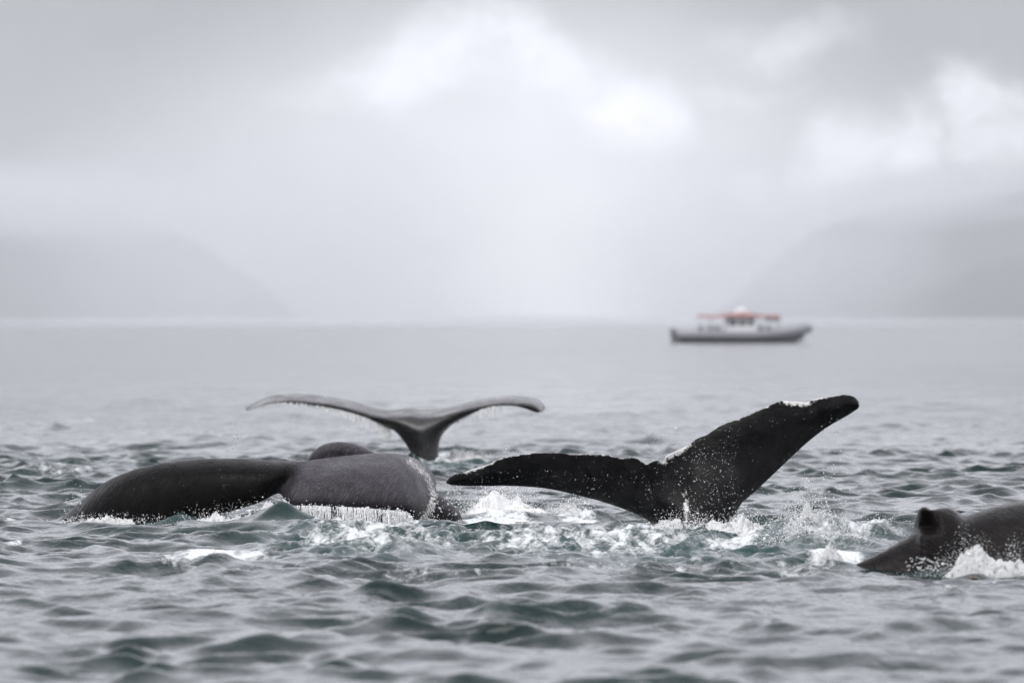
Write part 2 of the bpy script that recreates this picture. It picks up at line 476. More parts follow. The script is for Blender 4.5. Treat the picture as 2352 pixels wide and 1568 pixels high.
# banks of low mist lying against the feet and shoulders of the hills
def mist(u, v, Y, ru, rv, ry, dens):
    k = Y / FPX
    bm = bmesh.new(); bmesh.ops.create_uvsphere(bm, u_segments=48, v_segments=24, radius=1)
    for q in bm.verts:
        q.co = ((u - 1176) * k + q.co.x * ru * k, Y + q.co.y * ry, max(1.2, (HOR - v) * k + CAM_H + q.co.z * rv * k))
    me = bpy.data.meshes.new('mist'); bm.to_mesh(me); bm.free()
    m_ = bpy.data.materials.new('mist_air'); m_.use_nodes = True; m_.node_tree.nodes.clear()
    h_ = NT(m_.node_tree); v_ = h_.n('ShaderNodeVolumePrincipled'); v_.inputs['Color'].default_value = (.960, .970, 1, 1)
    v_.inputs['Anisotropy'].default_value = .25
    # thinning out to nothing at its rim, uneven inside
    cc = h_.n('ShaderNodeTexCoord').outputs['Object']
    mid = ((u - 1176) * k, Y, (HOR - v) * k + CAM_H)
    rr_ = h_.vm('LENGTH', h_.vm('MULTIPLY', h_.vm('SUBTRACT', cc, mid), (1 / (ru * k), 1 / ry, 1 / (rv * k))))
    nz = h_.noise(h_.map(cc, (1 / (ru * k) * 2.2, 1 / ry, 1 / (rv * k) * 1.6)), 1.0, 4, .55)
    fall = h_.smooth(h_.m('ADD', rr_, h_.m('MULTIPLY', h_.m('SUBTRACT', nz, .5), .7)), .96, .05)
    h_.l(h_.m('MULTIPLY', h_.m('MULTIPLY', fall, h_.smooth(rr_, 1.0, .8)), dens), v_.inputs['Density'])
    h_.l(v_.outputs[0], h_.n('ShaderNodeOutputMaterial').inputs['Volume']); me.materials.append(m_)
    o = bpy.data.objects.new('mist', me); C.objects.link(o); tag(o, kind='stuff')


mist(640, 620, 9000, 860, 440, 1500, .0013)
mist(1740, 610, 8900, 580, 330, 1200, .0014)
mist(130, 470, 9300, 700, 130, 1500, .0012)
mist(2080, 452, 9100, 460, 95, 1400, .0012)
mist(1150, 741, 2900, 1900, 22, 1700, .0012)


# ------------------------------------------------------------------ whales
def crop(x0, y0, s):       # positions read off an enlarged crop -> 2352-wide picture
    return lambda p: (x0 + p[0] * s, y0 + p[1] * s)


def ribbed(pairs, cv, Y, nu, nv, shape, edge=0.0, seed=1, open_bottom=-.15):
    """a solid between a top curve and a bottom curve; shape(P, u, v, d, L) gives the middle depth and half thickness"""
    T = np.array([px(*cv(a), Y) for a, c in pairs]); B = np.array([px(*cv(c), Y) for a, c in pairs])
    seglen = np.linalg.norm(np.diff(T, axis=0), axis=1) + np.linalg.norm(np.diff(B, axis=0), axis=1)
    cum = np.r_[0, np.cumsum(seglen)]
    # even spacing with denser tips
    e = np.linspace(0, 1, nu); e = .5 * e + .5 * (.5 - .5 * np.cos(math.pi * e))
    per = np.interp(e * cum[-1], cum, np.arange(len(pairs)))
    Tc = spline(T, nu, per); Bc = spline(B, nu, per)
    if edge:
        r = (fbm(Tc[:, 0] * 9, Tc[:, 0] * 0, seed, 4, .6) - .5) * edge
        Tc[:, 1] += r * np.clip(np.linalg.norm(Tc - Bc, axis=1) / .1, 0, 1)
    v = .5 - .5 * np.cos(np.linspace(0, math.pi, nv))
    P = Tc[:, None, :] * (1 - v)[None, :, None] + Bc[:, None, :] * v[None, :, None]
    outline = np.concatenate([Tc, Bc[::-1]])
    keep = outline[:, 1] > open_bottom
    # outline without the submerged end
    runs, cur = [], []
    for q, k in zip(outline, keep):
        if k: cur.append(q)
        else:
            if len(cur) > 1: runs.append(np.array(cur))
            cur = []
    if len(cur) > 1: runs.append(np.array(cur))
    flat = P.reshape(-1, 2)
    d = np.min([seg_dist(flat, r) for r in runs], axis=0).reshape(nu, nv)
    dT = seg_dist(flat, Tc).reshape(nu, nv)
    uu = np.linspace(0, 1, nu)[:, None] * np.ones((1, nv)); vv_ = v[None, :] * np.ones((nu, 1))
    L = np.linalg.norm(Tc - Bc, axis=1)[:, None] * np.ones((1, nv))
    y0, th = shape(P, uu, vv_, d, L)
    edge_pt = np.zeros((nu, nv), bool); edge_pt[:, 0] = edge_pt[:, -1] = True; edge_pt[0] = edge_pt[-1] = True
    th = np.where(edge_pt, 0, th)
    Fv = np.stack([P[..., 0], Y + y0 - th, P[..., 1]], -1).reshape(-1, 3)
    Bv = np.stack([P[..., 0], Y + y0 + th, P[..., 1]], -1).reshape(-1, 3)
    V = np.concatenate([Fv, Bv]); n = nu * nv
    F = np.concatenate([grid_faces(nu, nv, 0), grid_faces(nu, nv, n, True)])
    # share the rim between the two faces
    idx = np.arange(2 * n); rim = np.where(edge_pt.ravel())[0]; idx[rim + n] = rim
    F = idx[F]
    used = np.unique(F); remap = np.full(2 * n, -1); remap[used] = np.arange(len(used))
    return V[used], remap[F], np.concatenate([dT.ravel(), dT.ravel()])[used], (Tc, Bc)


def rnd(d, R): q = 1 - np.clip(d / R, 0, 1); return np.sqrt(np.maximum(1 - q * q, 0))


def clean(o, dist=.0005):
    bm = bmesh.new(); bm.from_mesh(o.data)
    bmesh.ops.remove_doubles(bm, verts=bm.verts, dist=dist)
    bmesh.ops.recalc_face_normals(bm, faces=bm.faces)
    for f in bm.faces: f.smooth = True
    bm.to_mesh(o.data); bm.free()


def fuse(o, voxel, smooth=4):
    """grow the pieces of one body into one skin"""
    md = o.modifiers.new('r', 'REMESH'); md.mode = 'VOXEL'; md.voxel_size = voxel
    ms = o.modifiers.new('s', 'SMOOTH'); ms.factor = .5; ms.iterations = smooth
    dg = bpy.context.evaluated_depsgraph_get(); dg.update()
    me = bpy.data.meshes.new_from_object(o.evaluated_get(dg))
    mats = list(o.data.materials); o.modifiers.clear(); o.data = me
    if not me.materials:
        for m in mats: me.materials.append(m)
    me.polygons.foreach_set('use_smooth', np.ones(len(me.polygons), bool))
    co = np.empty(len(me.vertices) * 3, np.float32); me.vertices.foreach_get('co', co)
    return co.reshape(-1, 3)


# --- the raised black flukes on the right
c2 = crop(980, 869.75, .4427)
Y2 = 54.7
pairs2 = [((95, 545), (97, 548)), ((118, 520), (112, 556)), ((150, 500), (140, 560)), ((230, 475), (220, 563)), ((330, 440), (310, 562)), ((390, 412), (400, 560)), ((470, 394), (480, 561)),
          ((600, 387), (560, 565)), ((690, 383), (660, 578)), ((780, 390), (760, 600)), ((900, 392), (900, 635)), ((1000, 402), (1020, 675)), ((1070, 408), (1110, 712)),
          ((1112, 426), (1175, 755)), ((1140, 438), (1214, 795)), ((1160, 424), (1228, 900)), ((1195, 419), (1330, 930)), ((1224, 428), (1420, 930)),
          ((1238, 398), (1510, 930)), ((1290, 373), (1578, 900)), ((1340, 350), (1590, 775)), ((1400, 312), (1604, 705)), ((1460, 280), (1636, 645)),
          ((1540, 232), (1700, 590)), ((1630, 203), (1790, 505)), ((1720, 160), (1880, 420)), ((1810, 122), (1970, 338)), ((1900, 115), (2050, 275)),
          ((1980, 117), (2110, 236)), ((2003, 104), (2150, 214)), ((2080, 100), (2190, 192)), ((2165, 84), (2225, 170)), ((2215, 92), (2243, 158)), ((2246, 118), (2252, 146)), ((2252, 138), (2253, 142))]


def shape2(P, u, v, d, L):
    x, z = P[..., 0], P[..., 1]
    xs0 = px(*c2((1400, 0)), Y2)[0]
    ws = sstep(z, .75, .05) * sstep(np.abs(x - xs0), .85, .25)
    th = (.075 + .34 * ws) * rnd(d, .22 + .14 * ws) * (1 - .35 * sstep(v, .5, 0) * (1 - ws))
    s = x - xs0
    lean = np.where(s < 0, -.75, -.32) * sstep(np.abs(s), .0, .7) * 1.0
    y0 = lean * (1 - v) * L * (1 - ws) + .10 * s * s - .10 * sstep(np.abs(s), .5, 0) * (1 - v)
    y0 += .05 * (fbm(x * 1.2 + 3, z * 1.2, 5, 3) - .5)
    return y0, th


V, F, dT, _ = ribbed(pairs2, c2, Y2, 420, 56, shape2, edge=.028, seed=3)
w2 = mesh_np('humpback_whale', V, F, m_w2)
xx = V[:, 0]; band = .014 + .03 * vnoise(xx * 2.2, xx * 0, 8) ** 2
scar = np.exp(-(dT / band) ** 2) * (.16 + .66 * vnoise(xx * 3.1, xx * 0 + 4, 9))
mid = px(*c2((1340, 690)), Y2); notch = px(*c2((1260, 405)), Y2)
scar = np.maximum(scar, .70 * np.exp(-((V[:, 0] - mid[0] + .06 * (V[:, 2] - mid[1])) / .05) ** 2 - ((V[:, 2] - mid[1]) / .3) ** 2))
scar = np.maximum(scar, .95 * np.exp(-((V[:, 0] - notch[0] - .05) / .20) ** 2) * np.exp(-(dT / .06) ** 2))
tq = px(*c2((1920, 125)), Y2); scar = np.maximum(scar, .95 * np.exp(-((V[:, 0] - tq[0]) / .22) ** 2) * np.exp(-(dT / .055) ** 2))
attr(w2, 'scar', scar); clean(w2)
tag(w2, 'raised black tail flukes with white ragged rim, tilted up to the right', 'whale')

# --- the grey flukes farther off
c3 = crop(520.6, 869.75, .33855)
Y3 = 81.6
pairs3 = [((115, 207), (116, 210)), ((128, 192), (130, 216)), ((150, 180), (152, 218)), ((200, 155), (200, 198)), ((280, 122), (280, 172)), ((380, 108), (370, 160)), ((480, 104), (460, 160)), ((580, 112), (560, 172)),
          ((700, 125), (680, 190)), ((800, 145), (780, 212)), ((900, 172), (880, 242)), ((1000, 198), (980, 280)), ((1080, 212), (1080, 328)), ((1130, 214), (1140, 355)),
          ((1170, 210), (1190, 410)), ((1205, 205), (1225, 460)), ((1240, 204), (1250, 520)), ((1270, 206), (1264, 700)), ((1310, 212), (1320, 730)), ((1350, 213), (1390, 730)),
          ((1390, 212), (1436, 690)), ((1430, 208), (1438, 500)), ((1480, 200), (1446, 420)), ((1530, 188), (1482, 355)), ((1600, 172), (1555, 292)), ((1680, 152), (1650, 245)),
          ((1760, 135), (1740, 205)), ((1850, 122), (1830, 185)), ((1940, 118), (1930, 182)), ((2040, 122), (2005, 195)), ((2110, 142), (2065, 216)), ((2148, 172), (2105, 227)), ((2162, 195), (2145, 222)), ((2160, 212), (2157, 216))]


def shape3(P, u, v, d, L):
    x, z = P[..., 0], P[..., 1]
    xs0 = px(*c3((1345, 0)), Y3)[0]
    s = x - xs0
    ws = sstep(z, .95, .45) * sstep(np.abs(s), .9, .3)
    th = (.045 + .30 * ws) * rnd(d, .10 + .22 * ws)
    down = v * L
    hs = .095
    back = np.log1p(np.exp((hs - down) / .009)) * .009
    y0 = 7 * back - .15 * s * s * .2
    return y0, th


V, F, dT, _ = ribbed(pairs3, c3, Y3, 380, 48, shape3, edge=.012, seed=5)
w3 = mesh_np('humpback_whale', V, F, m_w3)
attr(w3, 'scar', .25 * np.exp(-(dT / .03) ** 2)); clean(w3)
tag(w3, 'grey T-shaped tail flukes standing upright in the distance, water dripping from the edge', 'whale')

# --- the flukes rolling over at the left
c1 = crop(122.5, 980, .41667)
Y1 = 57.0
pairs1 = [((36, 506), (38, 530)), ((58, 478), (66, 590)), ((110, 433), (130, 620)), ((180, 375), (230, 640)), ((270, 310), (350, 640)), ((370, 262), (470, 620)), ((480, 225), (580, 580)), ((600, 200), (690, 540)),
          ((720, 184), (800, 510)), ((850, 178), (900, 490)), ((1000, 178), (1030, 452)), ((1120, 184), (1130, 420)), ((1220, 189), (1185, 392)), ((1300, 191), (1225, 372)),
          ((1360, 195), (1248, 370)), ((1400, 192), (1275, 398)), ((1440, 186), (1312, 420)), ((1500, 180), (1345, 433)), ((1600, 168), (1450, 434)), ((1700, 159), (1600, 440)), ((1780, 154), (1720, 446)),
          ((1850, 153), (1820, 455)), ((1920, 162), (1900, 462)), ((1985, 186), (1955, 475)), ((2035, 222), (1985, 520)), ((2072, 262), (2000, 570)), ((2098, 310), (2030, 590)), ((2108, 360), (2060, 560)), ((2108, 400), (2085, 500)), ((2104, 420), (2095, 450))]


def shape1(P, u, v, d, L):
    x, z = P[..., 0], P[..., 1]
    xc0, zc0 = px(*c1((1370, 198)), Y1); xc1, zc1 = px(*c1((1245, 368)), Y1)
    xcr = xc1 + (z - zc1) / (zc0 - zc1) * (xc0 - xc1)
    s = x - xcr
    wr = sstep(s, -.12, .30)
    zr = 1 - v
    left = .26 * zr ** 4 + .03 * zr
    right = .95 * zr ** 1.9
    y0 = left * (1 - wr) + (right - .16) * wr
    y0 += .13 * np.exp(-(s / .10) ** 2) * sstep(z, zc1 - .1, zc1 + .12)
    xe = px(*c1((2108, 0)), Y1)[0]
    y0 += .75 * sstep(x, xe - .62, xe + .05) ** 2
    y0 += .35 * sstep(x, px(*c1((500, 0)), Y1)[0], px(*c1((40, 0)), Y1)[0]) ** 2
    th = (.09 + .08 * zr) * rnd(d, .20)
    return y0, th


V, F, dT, (T1, B1) = ribbed(pairs1, c1, Y1, 360, 60, shape1, edge=.0, seed=7, open_bottom=-9)
o = mesh_np('piece', V, F, m_w1); clean(o); me1 = o.data
# tail stock arching behind the two lobes
pairsb = [((1330, 230), (1330, 560)), ((1362, 206), (1360, 580)), ((1385, 175), (1400, 600)), ((1430, 133), (1450, 600)), ((1475, 108), (1500, 600)), ((1530, 96), (1560, 600)), ((1590, 97), (1610, 600)),
          ((1650, 109), (1660, 600)), ((1710, 133), (1720, 600)), ((1760, 158), (1770, 600)), ((1830, 195), (1830, 600)), ((1880, 260), (1870, 560))]
V2b, F2b, _, _ = ribbed(pairsb, c1, Y1, 120, 40, lambda P, u, v, d, L: (.95 + .25 * (1 - v) ** 2 + .12 * np.exp(-((v - .18) / .08) ** 2), .22 * rnd(d, .22)), open_bottom=-.6)
pairsc = [((2000, 330), (2000, 620)), ((2060, 350), (2050, 640)), ((2105, 380), (2100, 660)), ((2150, 408), (2150, 660)), ((2200, 450), (2200, 660)), ((2238, 490), (2235, 660)), ((2250, 540), (2250, 640))]
V3b, F3b, _, _ = ribbed(pairsc, c1, Y1, 80, 40, lambda P, u, v, d, L: (.95 - .2 * v, .26 * rnd(d, .25)), open_bottom=-.6)
n1 = len(me1.vertices)
bm = bmesh.new(); bm.from_mesh(me1)
for Vx, Fx in ((V2b, F2b), (V3b, F3b)):
    tmp = mesh_np('piece', Vx, Fx, None); clean(tmp); bm.from_mesh(tmp.data)
    bpy.data.objects.remove(tmp)
bm.to_mesh(me1); bm.free()
w1 = o; w1.name = 'humpback_whale'
co = fuse(w1, .017, 3)
ex = px(*c1((2085, 300)), Y1)
tipc = np.array([px(*c1(p), Y1) for p in [(1960, 200), (2010, 235), (2060, 290), (2085, 350), (2085, 430), (2050, 500), (2010, 540)]])
dt = seg_dist(co[:, [0, 2]], tipc)
front1 = co[:, 1] < Y1 + 1.2
sc1 = .62 * np.exp(-(dt / .075) ** 2) * front1
attr(w1, 'scar', sc1)
za_, zb_ = px(*c1((1370, 198)), Y1), px(*c1((1245, 368)), Y1)
crx = zb_[0] + (co[:, 2] - zb_[1]) / (za_[1] - zb_[1]) * (za_[0] - zb_[0])
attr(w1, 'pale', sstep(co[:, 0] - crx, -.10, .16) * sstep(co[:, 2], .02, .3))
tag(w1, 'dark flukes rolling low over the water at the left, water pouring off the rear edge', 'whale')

# --- the back with the dorsal fin at the right
c4 = crop(1776.25, 1102.5, .2448)
Y4 = 46.0
prof = [(640, 880, .05), (700, 836, .12), (800, 790, .20), (900, 745, .26), (980, 712, .29), (1020, 684, .31), (1060, 676, .33), (1120, 634, .35), (1160, 622, .36), (1215, 584, .38), (1255, 572, .385), (1310, 530, .39), (1350, 488, .38), (1368, 440, .36), (1378, 360, .32), (1386, 290, .27), (1406, 260, .24), (1432, 251, .22), (1466, 262, .23),
        (1500, 286, .26), (1560, 281, .31), (1640, 269, .38), (1740, 292, .45), (1830, 348, .54), (1900, 352, .60), (2000, 318, .66), (2150, 268, .72), (2352, 232, .80), (2600, 215, .88), (2900, 240, .92), (3200, 330, .9), (3450, 500, .8), (3650, 720, .55), (3750, 900, .3)]
K = np.array([(*px(*c4((a, bb)), Y4), ww) for a, bb, ww in prof])
SC = spline(K, 220)
nth = 96
th = np.linspace(0, 2 * math.pi, nth, endpoint=False)
V = []
for xq, zt, ww in SC:
    H = max(zt + .75, .12)                      # the section runs from the ridge down under water
    zc = zt - H * .55
    cz = np.cos(th); sy = np.sin(th)
    zz = np.where(cz > 0, zc + H * .55 * np.abs(cz) ** 1.15, zc - H * .45 * np.abs(cz))
    V.append(np.stack([np.full(nth, xq), Y4 + ww + ww * np.sign(sy) * np.abs(sy) ** .9, zz], 1))
V = np.concatenate(V); i, j = np.meshgrid(np.arange(219), np.arange(nth), indexing='ij')
a = (i * nth + j).ravel(); bq = (i * nth + (j + 1) % nth).ravel()
F = np.stack([a, bq, bq + nth, a + nth], 1)
ob = mesh_np('piece', V, F, m_w4)
bm = bmesh.new(); bm.from_mesh(ob.data)
bmesh.ops.holes_fill(bm, edges=[e for e in bm.edges if e.is_boundary], sides=0)
bmesh.ops.recalc_face_normals(bm, faces=bm.faces); bm.to_mesh(ob.data); bm.free()
w4 = ob; w4.name = 'humpback_whale'
co = fuse(w4, .018, 5)
# the hollow rear face of the fin, turned away to the left and overhanging
xa, za = px(*c4((1375, 290)), Y4); xb_, zb_ = px(*c4((1575, 505)), Y4)
mk = sstep(co[:, 0], xb_ + .02, xb_ - .08) * sstep(co[:, 2], zb_ - .02, zb_ + .05)
down = np.clip((za - co[:, 2]) / (za - zb_), 0, 1) ** .8
co[:, 1] += .27 * mk * down * np.where(co[:, 1] < Y4 + .42, 1, .25)
w4.data.vertices.foreach_set('co', co.astype(np.float32).ravel()); w4.data.update()
ms = w4.modifiers.new('soften', 'SMOOTH'); ms.factor = .5; ms.iterations = 4
tp = px(*c4((1435, 275)), Y4)
attr(w4, 'scar', .42 * np.exp(-((co[:, 0] - tp[0]) ** 2 + (co[:, 2] - tp[1]) ** 2) / .0016))
tag(w4, 'brownish black whale back with hooked dorsal fin at the right edge of the photo', 'whale')


# ------------------------------------------------------------------ splashes and spray
def arcs(n, c, spread, up, vel, r, frac=1.0, sy=.5):
    """droplets along short throws from round the point c"""
    x0 = rng.normal(0, spread, n); y0 = rng.normal(0, sy * spread, n)
    a = rng.uniform(0, 1, n); h = up * rng.random(n) ** 1.6
    k = rng.integers(0, max(2, n // 40), n)
    jx = np.random.default_rng(7).normal(0, spread, k.max() + 1)[k]; jh = np.random.default_rng(9).random(k.max() + 1)[k]
    X = c[0] + .35 * x0 + .8 * jx * (1 + .4 * a); Yq = c[1] + y0
    Zq = water_z(X, Yq) + h * jh * np.exp(-((X - c[0]) / (1.6 * spread)) ** 2) * 1.5 + rng.random(n) * .02
    R = r * rng.lognormal(-.3, .5, n)
    return np.stack([X, Yq, Zq], 1), R


def mound(u0, u1, Y, tops, depth, seed, billow=.06, nx=220, ny=46):
    """a heap of torn froth: tops are heights along its length"""
    xa = (u0 - 1176) / FPX * Y; xb = (u1 - 1176) / FPX * Y
    X = np.linspace(xa, xb, nx); t = np.linspace(-1, 1, ny)
    hgt = np.interp(np.linspace(0, 1, nx), np.linspace(0, 1, len(tops)), tops)
    xx, tt = np.meshgrid(X, t, indexing='ij')
    endf = np.sin(np.linspace(0, math.pi, nx))[:, None] ** .5
    n = 1 - 2 * np.abs(fbm(xx * 8, tt * depth * 8 + seed, seed, 5, .6) - .5)
    n2 = fbm(xx * 6.5, tt * 3 + seed, seed + 4, 5, .6)
    spk = np.clip((fbm(xx * 26, tt * 7 + seed, seed + 6, 2) - .5) * 3, 0, 1) ** 2
    pr = np.sqrt(np.maximum(1 - tt ** 2, 0))
    yy = Y + tt * depth * (.6 + .4 * endf) + (n - .7) * billow * 1.5
    z = water_z(xx, yy) - .07 + hgt[:, None] * (2.2 * (n2 - .26) + .12 * spk) * pr * endf * 1.25 + (n - .75) * billow * pr * endf + .045 * pr * endf
    z = np.where(np.abs(tt) > .97, water_z(xx, yy) - .10, z)
    return np.stack([xx + (n2 - .5) * .05, yy, z], -1).reshape(-1, 3), grid_faces(nx, ny)


def tri(F): return np.concatenate([F[:, [0, 1, 2]], F[:, [0, 2, 3]]])


def splash(label, mounds, sprays, name='splash', cat='splash', solid=False):
    VV, FF, off = [], [], 0
    for mo in mounds:
        v, f = mound(*mo); VV.append(v); FF.append(tri(f) + off); off += len(v)
    for sp in sprays:
        P, R = arcs(*sp); v, f = beads(P, R); VV.append(v); FF.append(f + off); off += len(v)
    o = mesh_np(name, np.concatenate(VV), np.concatenate(FF), m_foam if solid else m_spray)
    o.data.materials.append(m_foam)
    nm = sum(219 * 45 * 2 for _ in mounds)
    o.data.polygons.foreach_set('material_index', (np.arange(len(o.data.polygons)) >= nm).astype(np.int32))
    tag(o, label, cat); return o


def at(u, Y): return ((u - 1176) / FPX * Y, Y)


splash('tall white splash in the gap under the left half of the raised black flukes',
       [(1040, 1270, 58.6, [.03, .07, .11, .17, .12, .15, .08, .07, .05], .35, 3), (1070, 1250, 59.3, [.05, .12, .09, .18, .13, .1, .08, .05], .3, 33)],
       [(5200, at(1165, 58.6), .24, .42, 0, .0030), (1800, at(1100, 58.6), .25, .22, 0, .0030)], solid=True)
splash('low white splash right of the tall one, under the black flukes',
       [(1275, 1375, 58.4, [.03, .15, .09, .10, .05], .25, 8)], [(1600, at(1325, 58.3), .17, .14, 0, .0034)])
splash('white foam breaking at the foot of the far grey flukes',
       [(905, 975, 82.6, [.05, .12, .08], .35, 5), (1000, 1135, 82.2, [.05, .17, .20, .13, .11, .09, .06], .5, 6)], [(1500, at(1060, 82.0), .3, .18, 0, .006)], solid=True)
splash('lacy upright plume of water between the black flukes and the finned back',
       [(1815, 1885, 51.0, [.02, .12, .22, .12, .02], .12, 41, .03)], [(4200, at(1850, 51.0), .13, .30, 0, .0028), (3600, at(1850, 50.2), .26, .15, 0, .0030)], 'water_plume')
splash('lumpy white foam heap where the finned back slides under water',
       [(1845, 1985, 46.6, [.02, .06, .20, .22, .10, .05, .06, .02], .22, 11, .05)], [(1200, at(1915, 46.5), .12, .16, 0, .003)], 'foam_heap', 'foam')
splash('white foam washing up the side of the finned back',
       [(2165, 2480, 45.6, [.02, .24, .26, .18, .12, .10, .14, .12, .18, .16, .15], .28, 14, .06)], [(3000, at(2230, 45.4), .20, .30, 0, .0022), (2400, at(2340, 45.4), .16, .24, 0, .0022)], 'foam_heap', 'foam')
splash('white foam behind the hooked fin, along a wave top',
       [(1945, 2120, 54.6, [.03, .10, .13, .10, .12, .05], .3, 16, .05)], [(1600, at(2040, 54.4), .25, .14, 0, .0032)], 'foam_heap', 'foam')
splash('white wash around the base of the raised black flukes',
       [(1590, 1770, 53.2, [.02, .10, .06, .12, .07, .04], .4, 19, .05), (1480, 1600, 54.0, [.02, .07, .09, .04], .3, 20, .045), (1640, 1830, 54.9, [.02, .10, .12, .08, .10, .02], .3, 21, .05)],
       [(3000, at(1600, 53.9), .35, .16, 0, .0032), (3000, at(1700, 53.6), .35, .18, 0, .0032)], 'foam_heap', 'foam')
splash('white froth along the wet underside of the left lobe of the rolling flukes',
       [(175, 330, 56.4, [.04, .10, .11, .10, .12, .04], .2, 23, .035), (440, 690, 56.3, [.03, .12, .13, .14, .17, .19, .2, .16], .25, 24, .04)],
       [(1800, at(250, 56.2), .3, .09, 0, .003), (2200, at(580, 56.0), .4, .20, 0, .003)], 'foam_heap', 'foam')


# curtain of water pouring off the rear edge of the rolling flukes
def strands(P0, length, rad, jit, seed):
    r = np.random.default_rng(seed); VV, FF, off = [], [], 0
    for p, L, R in zip(P0, length, rad):
        n = 8; t = np.linspace(0, 1, n)
        wob = np.cumsum(r.normal(0, jit, n)); rr = R * (1 - .35 * t) * r.uniform(.6, 1.3, n)
        for k in range(n):
            for q in range(4):
                a = q * math.pi / 2
                VV.append((p[0] + wob[k] + rr[k] * math.cos(a), p[1] + rr[k] * math.sin(a) - .04 * t[k], p[2] - L * t[k]))
        for k in range(n - 1):
            for q in range(4):
                a = off + k * 4 + q; b_ = off + k * 4 + (q + 1) % 4
                FF.append((a, b_, b_ + 4, a + 4))
        off += n * 4
    return np.array(VV), np.array(FF)


def edge_pts(B, ua, ub, Y, n, seed):
    r = np.random.default_rng(seed); x = (r.uniform(ua, ub, n) - 1176) / FPX * Y
    o = np.argsort(B[:, 0]); return x, np.interp(x, B[o, 0], B[o, 1])


c1e = np.array([px(*c1(p), Y1) for p in [(1248, 372), (1275, 400), (1312, 422), (1345, 435), (1450, 436), (1600, 442), (1720, 448), (1820, 457), (1900, 464), (1955, 480), (1990, 520)]])
x, z = edge_pts(c1e, 652, 952, Y1, 520, 2)
clump = fbm(x * 13, x * 0, 12, 3)
keep = clump + rng.random(len(x)) * .45 > .62; x, z, clump = x[keep], z[keep], clump[keep]
yq = Y1 - .26 - .10 + .12 * sstep(x, c1e[2, 0], c1e[0, 0]) + rng.normal(0, .025, len(x))
yq = np.where(x > px(*c1((1900, 0)), Y1)[0], yq + .08, yq)
L = np.maximum(z + .03, .05) * np.where(clump > .45, 1, rng.uniform(.3, 1, len(x)))
V, F = strands(np.stack([x, yq, z + .015], 1), L, rng.uniform(.0012, .0042, len(x)) * (1 + 1.6 * (rng.random(len(x)) > .88)), .005, 3)
P = np.stack([x, yq, z - rng.random(len(x)) * L], 1).repeat(4, 0) + rng.normal(0, (.02, .03, .03), (len(x) * 4, 3))
v2, f2 = beads(P, .0045 * rng.lognormal(0, .4, len(P)))
o = mesh_np('water_curtain', np.concatenate([V, v2]), np.concatenate([tri(F), f2 + len(V)]), m_foam)
tag(o, 'curtain of white water strands pouring off the rolling flukes at the left', 'falling water')

# drips under the far flukes
o3 = np.array([px(*c3(p), Y3) for p in [q[1] for q in pairs3]])
DV, DF = [], []
for ua, ub, n, sd in ((610, 900, 95, 4), (1010, 1150, 44, 5)):
    x, z = edge_pts(o3[o3[:, 1] > .5], ua, ub, Y3, n, sd)
    V, F = strands(np.stack([x, np.full(n, Y3 - .03), z + .02], 1), np.random.default_rng(sd).uniform(.03, .30, n) ** 1.3, np.random.default_rng(sd).uniform(.006, .017, n), .003, sd)
    DF.append(F + sum(len(q) for q in DV)); DV.append(V)
o = mesh_np('dripping_water', np.concatenate(DV), np.concatenate(DF), m_drop)
tag(o, 'thin streams dripping from the edge of the far grey flukes', 'falling water')

# droplets in the air and on the skin
DP, DR = [], []
def shower(n, u0, u1, v0, v1, Y, r, sy=.25, bias=1.0):
    u = rng.uniform(u0, u1, n); v = v0 + (v1 - v0) * rng.random(n) ** bias
    yy = Y + rng.normal(0, sy, n)
    DP.append(np.stack([(u - 1176) / FPX * yy, yy, CAM_H - (v - HOR) / FPX * yy], 1)); DR.append(r * rng.lognormal(0, .4, n))
shower(520, 1480, 1700, 980, 1215, 53.9, .0022, .12)
shower(110, 1560, 1690, 1040, 1160, 53.8, .0028, .1)
shower(320, 1080, 1500, 1080, 1200, 53.9, .0022, .2)
shower(70, 1885, 1945, 960, 1180, 54.2, .0052, .3)
shower(120, 1700, 1960, 1120, 1210, 53.5, .0045, .3)
shower(60, 1025, 1060, 1115, 1145, 54.4, .0050, .1)
shower(60, 145, 190, 1105, 1180, 56.7, .0045, .2)
shower(160, 985, 1060, 1110, 1200, 56.2, .0048, .2)
shower(30, 535, 560, 960, 1040, 80, .011, .2)
shower(260, 700, 1000, 1170, 1215, 55.9, .0045, .2)
shower(160, 1850, 2100, 1170, 1230, 50, .0045, .5)
shower(200, 1480, 1760, 1195, 1245, 53.2, .0055, .3)
shower(90, 2080, 2160, 1280, 1310, 45.3, .005, .1)
V, F = beads(np.concatenate(DP), np.concatenate(DR))
o = mesh_np('water_droplets', V, F, m_drop); tag(o, kind='stuff')

# a scrap of kelp
kv = []; kf = []
m_kelp = plain('kelp_brown', (.075, .036, .016), .4)
kx, ky = at(2222, wy(1334)); n = 26
WV = np.stack([GX + OX, GY + OY, Z], -1).reshape(-1, 3)
near_v = WV[(np.abs(WV[:, 0] - kx) < .6) & (np.abs(WV[:, 1] - ky) < .6)]
for k in range(n):
    t = k / (n - 1); wd = .012 + .012 * abs(math.sin(k * 1.7)); xk = kx + (t - .5) * .24; yk = ky + .08 * math.sin(t * 7)
    zk = float(near_v[np.argmin((near_v[:, 0] - xk) ** 2 + (near_v[:, 1] - yk) ** 2), 2]) + .006 + .004 * math.sin(k * 2.3)
    kv += [(xk, yk - wd * 2, zk), (xk, yk, zk + .012), (xk, yk + wd * 2, zk), (xk, yk, zk - .01)]
for k in range(n - 1):
    for q in range(4): kf.append((k * 4 + q, k * 4 + (q + 1) % 4, k * 4 + 4 + (q + 1) % 4, k * 4 + 4 + q))
o = mesh_np('kelp', kv, kf, m_kelp); tag(o, 'small orange brown scrap of kelp afloat before the finned back', 'seaweed')

